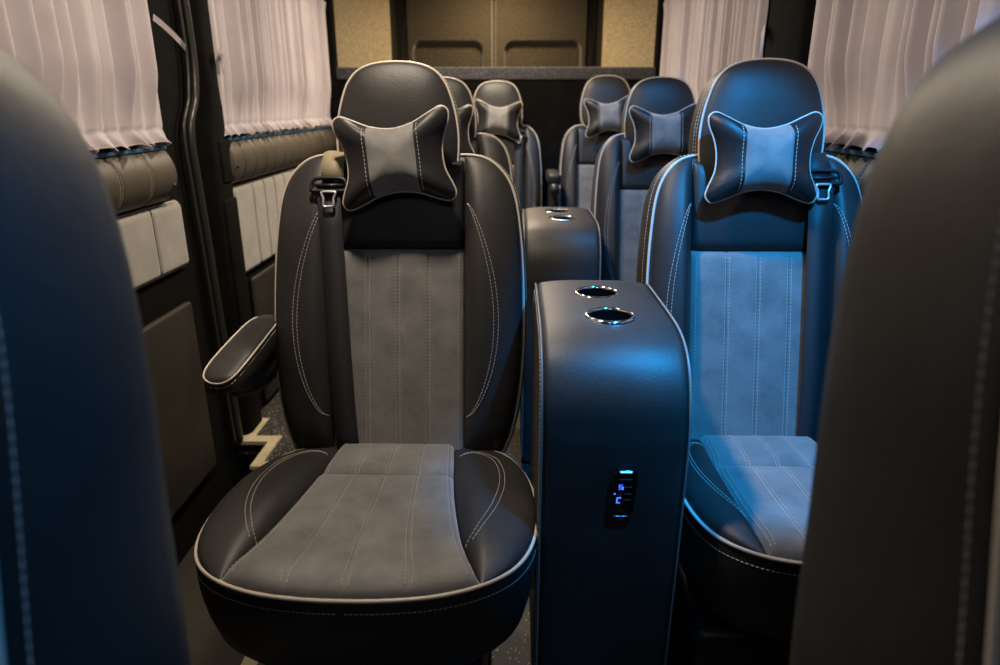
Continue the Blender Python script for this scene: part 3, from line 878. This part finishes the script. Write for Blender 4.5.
# rear doors
def rear_door(name, x0, x1, outer, label):
    root = empty(name, ((x0 + x1) / 2, 4.58, 1.0)); root['kind'] = 'structure'
    inv = Matrix.Translation(-root.location)
    y = 4.585
    def rrect(a, b_, z0, z1, r, r2=None):
        r2 = r if r2 is None else r2
        L = []
        for (cx, cz, rr_, a0) in ((b_ - r, z1 - r, r, 0), (a + r, z1 - r, r, 90), (a + r2, z0 + r2, r2, 180), (b_ - r2, z0 + r2, r2, 270)):
            for k in range(9): q = math.radians(a0 + 90 * k / 8); L.append(Vector((cx + rr_ * cos(q), cz + rr_ * sin(q))))
        return L
    mb = MB(); mb.box(x0, x1, y, y + .03, .8, 1.9, .004)
    o = mb.build('door_skin', 'carpet_door', root); o.matrix_parent_inverse = inv
    # raised frame along the outer side and top
    s = 1 if outer > (x0 + x1) / 2 else -1
    inner = x1 if s < 0 else x0
    pts = [(outer - s * .025, y - .004, .8), (outer - s * .028, y - .004, 1.4), (outer - s * .042, y - .004, 1.60), (outer - s * .085, y - .004, 1.71), (outer - s * .16, y - .004, 1.76), (inner, y - .004, 1.77)]
    mb = MB(); mb.tube([tuple(q) for q in spline(pts, 60)], .015, 16); o = mb.build('door_frame', 'carpet_door', root); o.matrix_parent_inverse = inv
    # padded slab with pocket: slab proud of the skin, pocket recessed below the lip
    a, b_ = min(outer - s * .05, inner + s * .002), max(outer - s * .05, inner + s * .002)
    pa, pb = a + .045, b_ - .07
    if s > 0: pa, pb = a + .07, b_ - .045
    mb = MB()
    pocket = rrect(pa, pb, .9, 1.515, .05)
    def H(x, z):
        # signed distance to pocket rounded rect
        cx, cz, hx, hz, r = (pa + pb) / 2, (.9 + 1.513) / 2, (pb - pa) / 2, (1.513 - .9) / 2, .05
        qx, qz = abs(x - cx) - hx + r, abs(z - cz) - hz + r
        d = sqrt(max(qx, 0) ** 2 + max(qz, 0) ** 2) + min(max(qx, qz), 0) - r
        t = max(0, min(1, d / .014)); t = t * t * (3 - 2 * t)
        return .002 + .045 * t
    def fn(u, v):
        x = a + (b_ - a) * u; z = .85 + 1.0 * v
        e = edge(min(u, 1 - u) * (b_ - a) / .012, 1)
        return (x, y - (H(x, z) if 0 < u < 1 else .0) * (e if True else 1), z)
    mb.grid(fn, 150, 170); o = mb.build('door_lining', 'carpet_door', root); o.matrix_parent_inverse = inv
rear_door('door_1', -.735, -.141, -.735, ''); rear_door('door_2', -.131, .500, .500, '')

# ------------------------------------------------------------------ curtains
def make_curtain(side, y0, y1, z0, z1, pitch, label, seed, amp=.017):
    rnd = random.Random(seed)
    xw = (XL + .030) if side < 0 else (XR - .030)
    sg = 1 if side < 0 else -1
    # irregular pleat boundaries
    bs = [y0]
    while bs[-1] < y1 - pitch * .6: bs.append(bs[-1] + pitch * rnd.uniform(.72, 1.32))
    bs[-1] = y1
    ph = [(rnd.uniform(.5, 1.2), rnd.uniform(-.25, .25)) for _ in bs]
    n = int((y1 - y0) / .003); nz = 64
    zp = z0 + .040
    def fn(u, v):
        y = y0 + (y1 - y0) * u; k = 0
        while k < len(bs) - 2 and bs[k + 1] < y: k += 1
        t = (y - bs[k]) / (bs[k + 1] - bs[k]); t = max(0, min(1, t)); a, sk = ph[k]
        tt = t ** (1 + sk)
        f = max(0, sin(PI * tt)) ** 1.6
        f2 = .18 * sin(3 * PI * tt + k) * sin(PI * tt) ** 2
        vv = v ** 1.4
        z = z0 + (z1 - z0) * vv
        dz = (z - zp)
        if dz >= 0:
            k1 = min(1, dz / .16); k1 = k1 * k1 * (3 - 2 * k1); am = amp * (.30 + .70 * k1); outw = .004
        else:
            q = -dz / (zp - z0); am = amp * (.30 + .75 * q); outw = .010 * q
        d = am * a * (f + f2) + outw
        drift = .0015 * sin(7 * z + 4 * y + seed) * min(1, max(0, dz) / .2) * sin(PI * u) ** .3
        sway = (.009 * sin(PI * tt * 2 + .6) * max(0, -dz) / (zp - z0)) if dz < 0 else 0
        hem = (.005 * sin(2 * PI * tt)) * (1 - min(1, (z - z0) / .03)) 
        top = max(0, (z - (z1 - .04)) / .04)
        d += .012 * top * (f - .3)
        return (xw + sg * d, y + drift + sway, z + hem)
    mb = MB(); mb.grid(fn, n, nz)
    root = mb.build('curtain', 'curtain'); tag(root, label, 'curtain', 'pleated pinkish grey window curtains')
    md = root.modifiers.new('thick', 'SOLIDIFY'); md.thickness = .0012
    hm = MB()
    hm.tube([Vector(fn(i / n, 0)) + Vector((0, 0, .0)) for i in range(n + 1)], .0016, 5)
    hm.build('hem', 'curtain_hem', root)
    rl = MB(); rl.box(min(xw, xw + sg * .012) - .006, max(xw, xw + sg * .012) + .006, y0 - .01, y1 + .01, z1 - .016, z1 + .004, .003)
    rl.build('curtain_rail', 'plastic', root)
make_curtain(-1, .35, 1.895, 1.050, 1.64, .062, 'pinkish grey pleated curtain at the left window nearest the camera', 3, .040)
make_curtain(-1, 2.27, 3.64, 1.050, 1.625, .050, 'pinkish grey pleated curtain at the far left window', 5, .034)
make_curtain(1, .35, 1.86, 1.060, 1.64, .060, 'pinkish grey pleated curtain at the right window nearest the camera', 8, .042)
make_curtain(1, 2.25, 3.715, 1.060, 1.625, .055, 'pinkish grey pleated curtain at the far right window', 13, .036)

# curtain tie straps
def tie(pts, w, label, clasp=True):
    mb = MB(); strap(mb, spline(pts, 16), w, .002, axis=(.25, .0, .97)); o = mb.build('curtain_tie', 'curtain', smooth=False)
    tag(o, label, 'curtain tie', 'loose curtain ties')
    if clasp:
        p, q = Vector(pts[-2]), Vector(pts[-1]); d = (q - p).normalized()
        c = MB(); strap(c, [q - d * .014, q + d * .003], w * 1.02, .006, axis=(.25, 0, .97)); c.build('clasp', 'bright_metal', o, smooth=False)
tie([(-.950, 1.902, 1.366), (-.935, 1.915, 1.350), (-.915, 1.93, 1.325), (-.90, 1.950, 1.298)], .016, 'loose curtain tie with a shiny clasp sticking out from the near left curtain')
tie([(-.945, 2.31, 1.305), (-.935, 2.27, 1.288), (-.935, 2.285, 1.268)], .036, 'short end of a curtain tie at the near edge of the far left curtain', False)
tie([(.755, 2.24, 1.37), (.74, 2.19, 1.345), (.735, 2.175, 1.30)], .03, 'dark folded curtain tie at the near edge of the far right curtain', False)

# belt anchor on the left wall behind the front seat
t = empty('belt_anchor', (-.96, 2.55, .80)); 
# ------------------------------------------------------------------ lamps
bpy.data.objects.remove(t)
def lamp_round(x, y, m, label, grp):
    t = empty('ceiling_lamp', (x, y, ZC - .012)); tag(t, label, 'ceiling lamp', grp)
    mb = MB(); mb.lathe([(.045, .012), (.048, .004), (.046, 0), (.038, .001), (.036, .006)], (0, 0, 0)); mb.build('lamp_ring', 'chrome', t)
    mb = MB(); mb.lathe([(.037, .004), (.0, .003)], (0, 0, 0)); mb.build('diffuser', m, t)
def light(kind, loc, energy, col, size=.1, target=None, spot=None, blend=.5):
    l = bpy.data.lights.new('light', kind); l.energy = energy; l.color = col
    if kind == 'AREA': l.shape = 'DISK'; l.size = size
    else: l.shadow_soft_size = size
    if kind == 'SPOT': l.spot_size = math.radians(spot); l.spot_blend = blend
    o = bpy.data.objects.new('lamp_light', l); COL.objects.link(o); o.location = loc
    if target: o.rotation_euler = (Vector(target) - Vector(loc)).to_track_quat('-Z', 'Y').to_euler()
    return o
WARM = (1., .72, .42); NEUT = (1., .84, .66); BLUE = (.01, .37, 1.)
for (x, y, e) in ((-.28, 1.12, 11.5), (-.28, 2.0, 8), (-.20, 3.08, 19)):
    lamp_round(x, y, 'lamp_warm', 'round warm ceiling lamp above the left side of the aisle', 'warm ceiling lamps')
    light('AREA', (x, y, ZC - .03), e, NEUT, .10)
for (x, y, tx, e, an) in ((.46, .62, .47, 140, 43), (.50, 1.66, .48, 45, 46), (.46, 2.72, .42, 28, 46)):
    lamp_round(x, y, 'lamp_blue', 'round blue ceiling lamp above the right seats', 'blue ceiling lamps')
    light('SPOT', (x, y, ZC - .03), e, BLUE, .035, (tx, y + .70, .70), an, .35)
light('SPOT', (.46, .62, ZC - .03), 34, BLUE, .02, (-.27, .36, .70), 30, .4)  # extra beam added to tint the left foreground backrest blue
light('SPOT', (.46, .62, ZC - .03), 16, BLUE, .02, (.36, .36, 1.15), 36, .6)  # second added beam, for blue on the right foreground shoulder
light('SPOT', (.46, .62, ZC - .03), 80, BLUE, .05, (.17, .98, .74), 22, .7)  # added beam that spreads blue over the near console's curved front
# luggage bay lamp
lamp_round(-.10, 4.15, 'lamp_warm', 'round warm ceiling lamp over the luggage bay behind the partition', 'luggage bay lamps')
light('AREA', (-.10, 4.15, ZC - .03), 13, WARM, .2)
# cool fill light added behind the camera, aimed down the van
light('AREA', (-.1, -.5, 1.84), 1.6, (.80, .88, 1.), .3, (-.1, 1.2, .7))

w = bpy.data.worlds.new('world'); sc.world = w; w.use_nodes = True
w.node_tree.nodes['Background'].inputs[0].default_value = (.05, .07, .10, 1); w.node_tree.nodes['Background'].inputs[1].default_value = .3

# ------------------------------------------------------------------ camera
cd = bpy.data.cameras.new('camera'); cam = bpy.data.objects.new('camera', cd); COL.objects.link(cam); sc.camera = cam
cd.sensor_width = 36; cd.lens = 667 / 1000 * 36; cd.clip_start = .02
cam.location = (0, 0, 1.15)
cam.rotation_euler = (math.radians(90 - 18.9), 0, math.radians(1.22))
cd.dof.use_dof = True; cd.dof.focus_distance = 1.28; cd.dof.aperture_fstop = 3.6
sc.view_settings.view_transform = 'Standard'; sc.view_settings.look = 'None'
sc.view_settings.gamma = 1; sc.view_settings.use_curve_mapping = False
sc.view_settings.exposure = .18
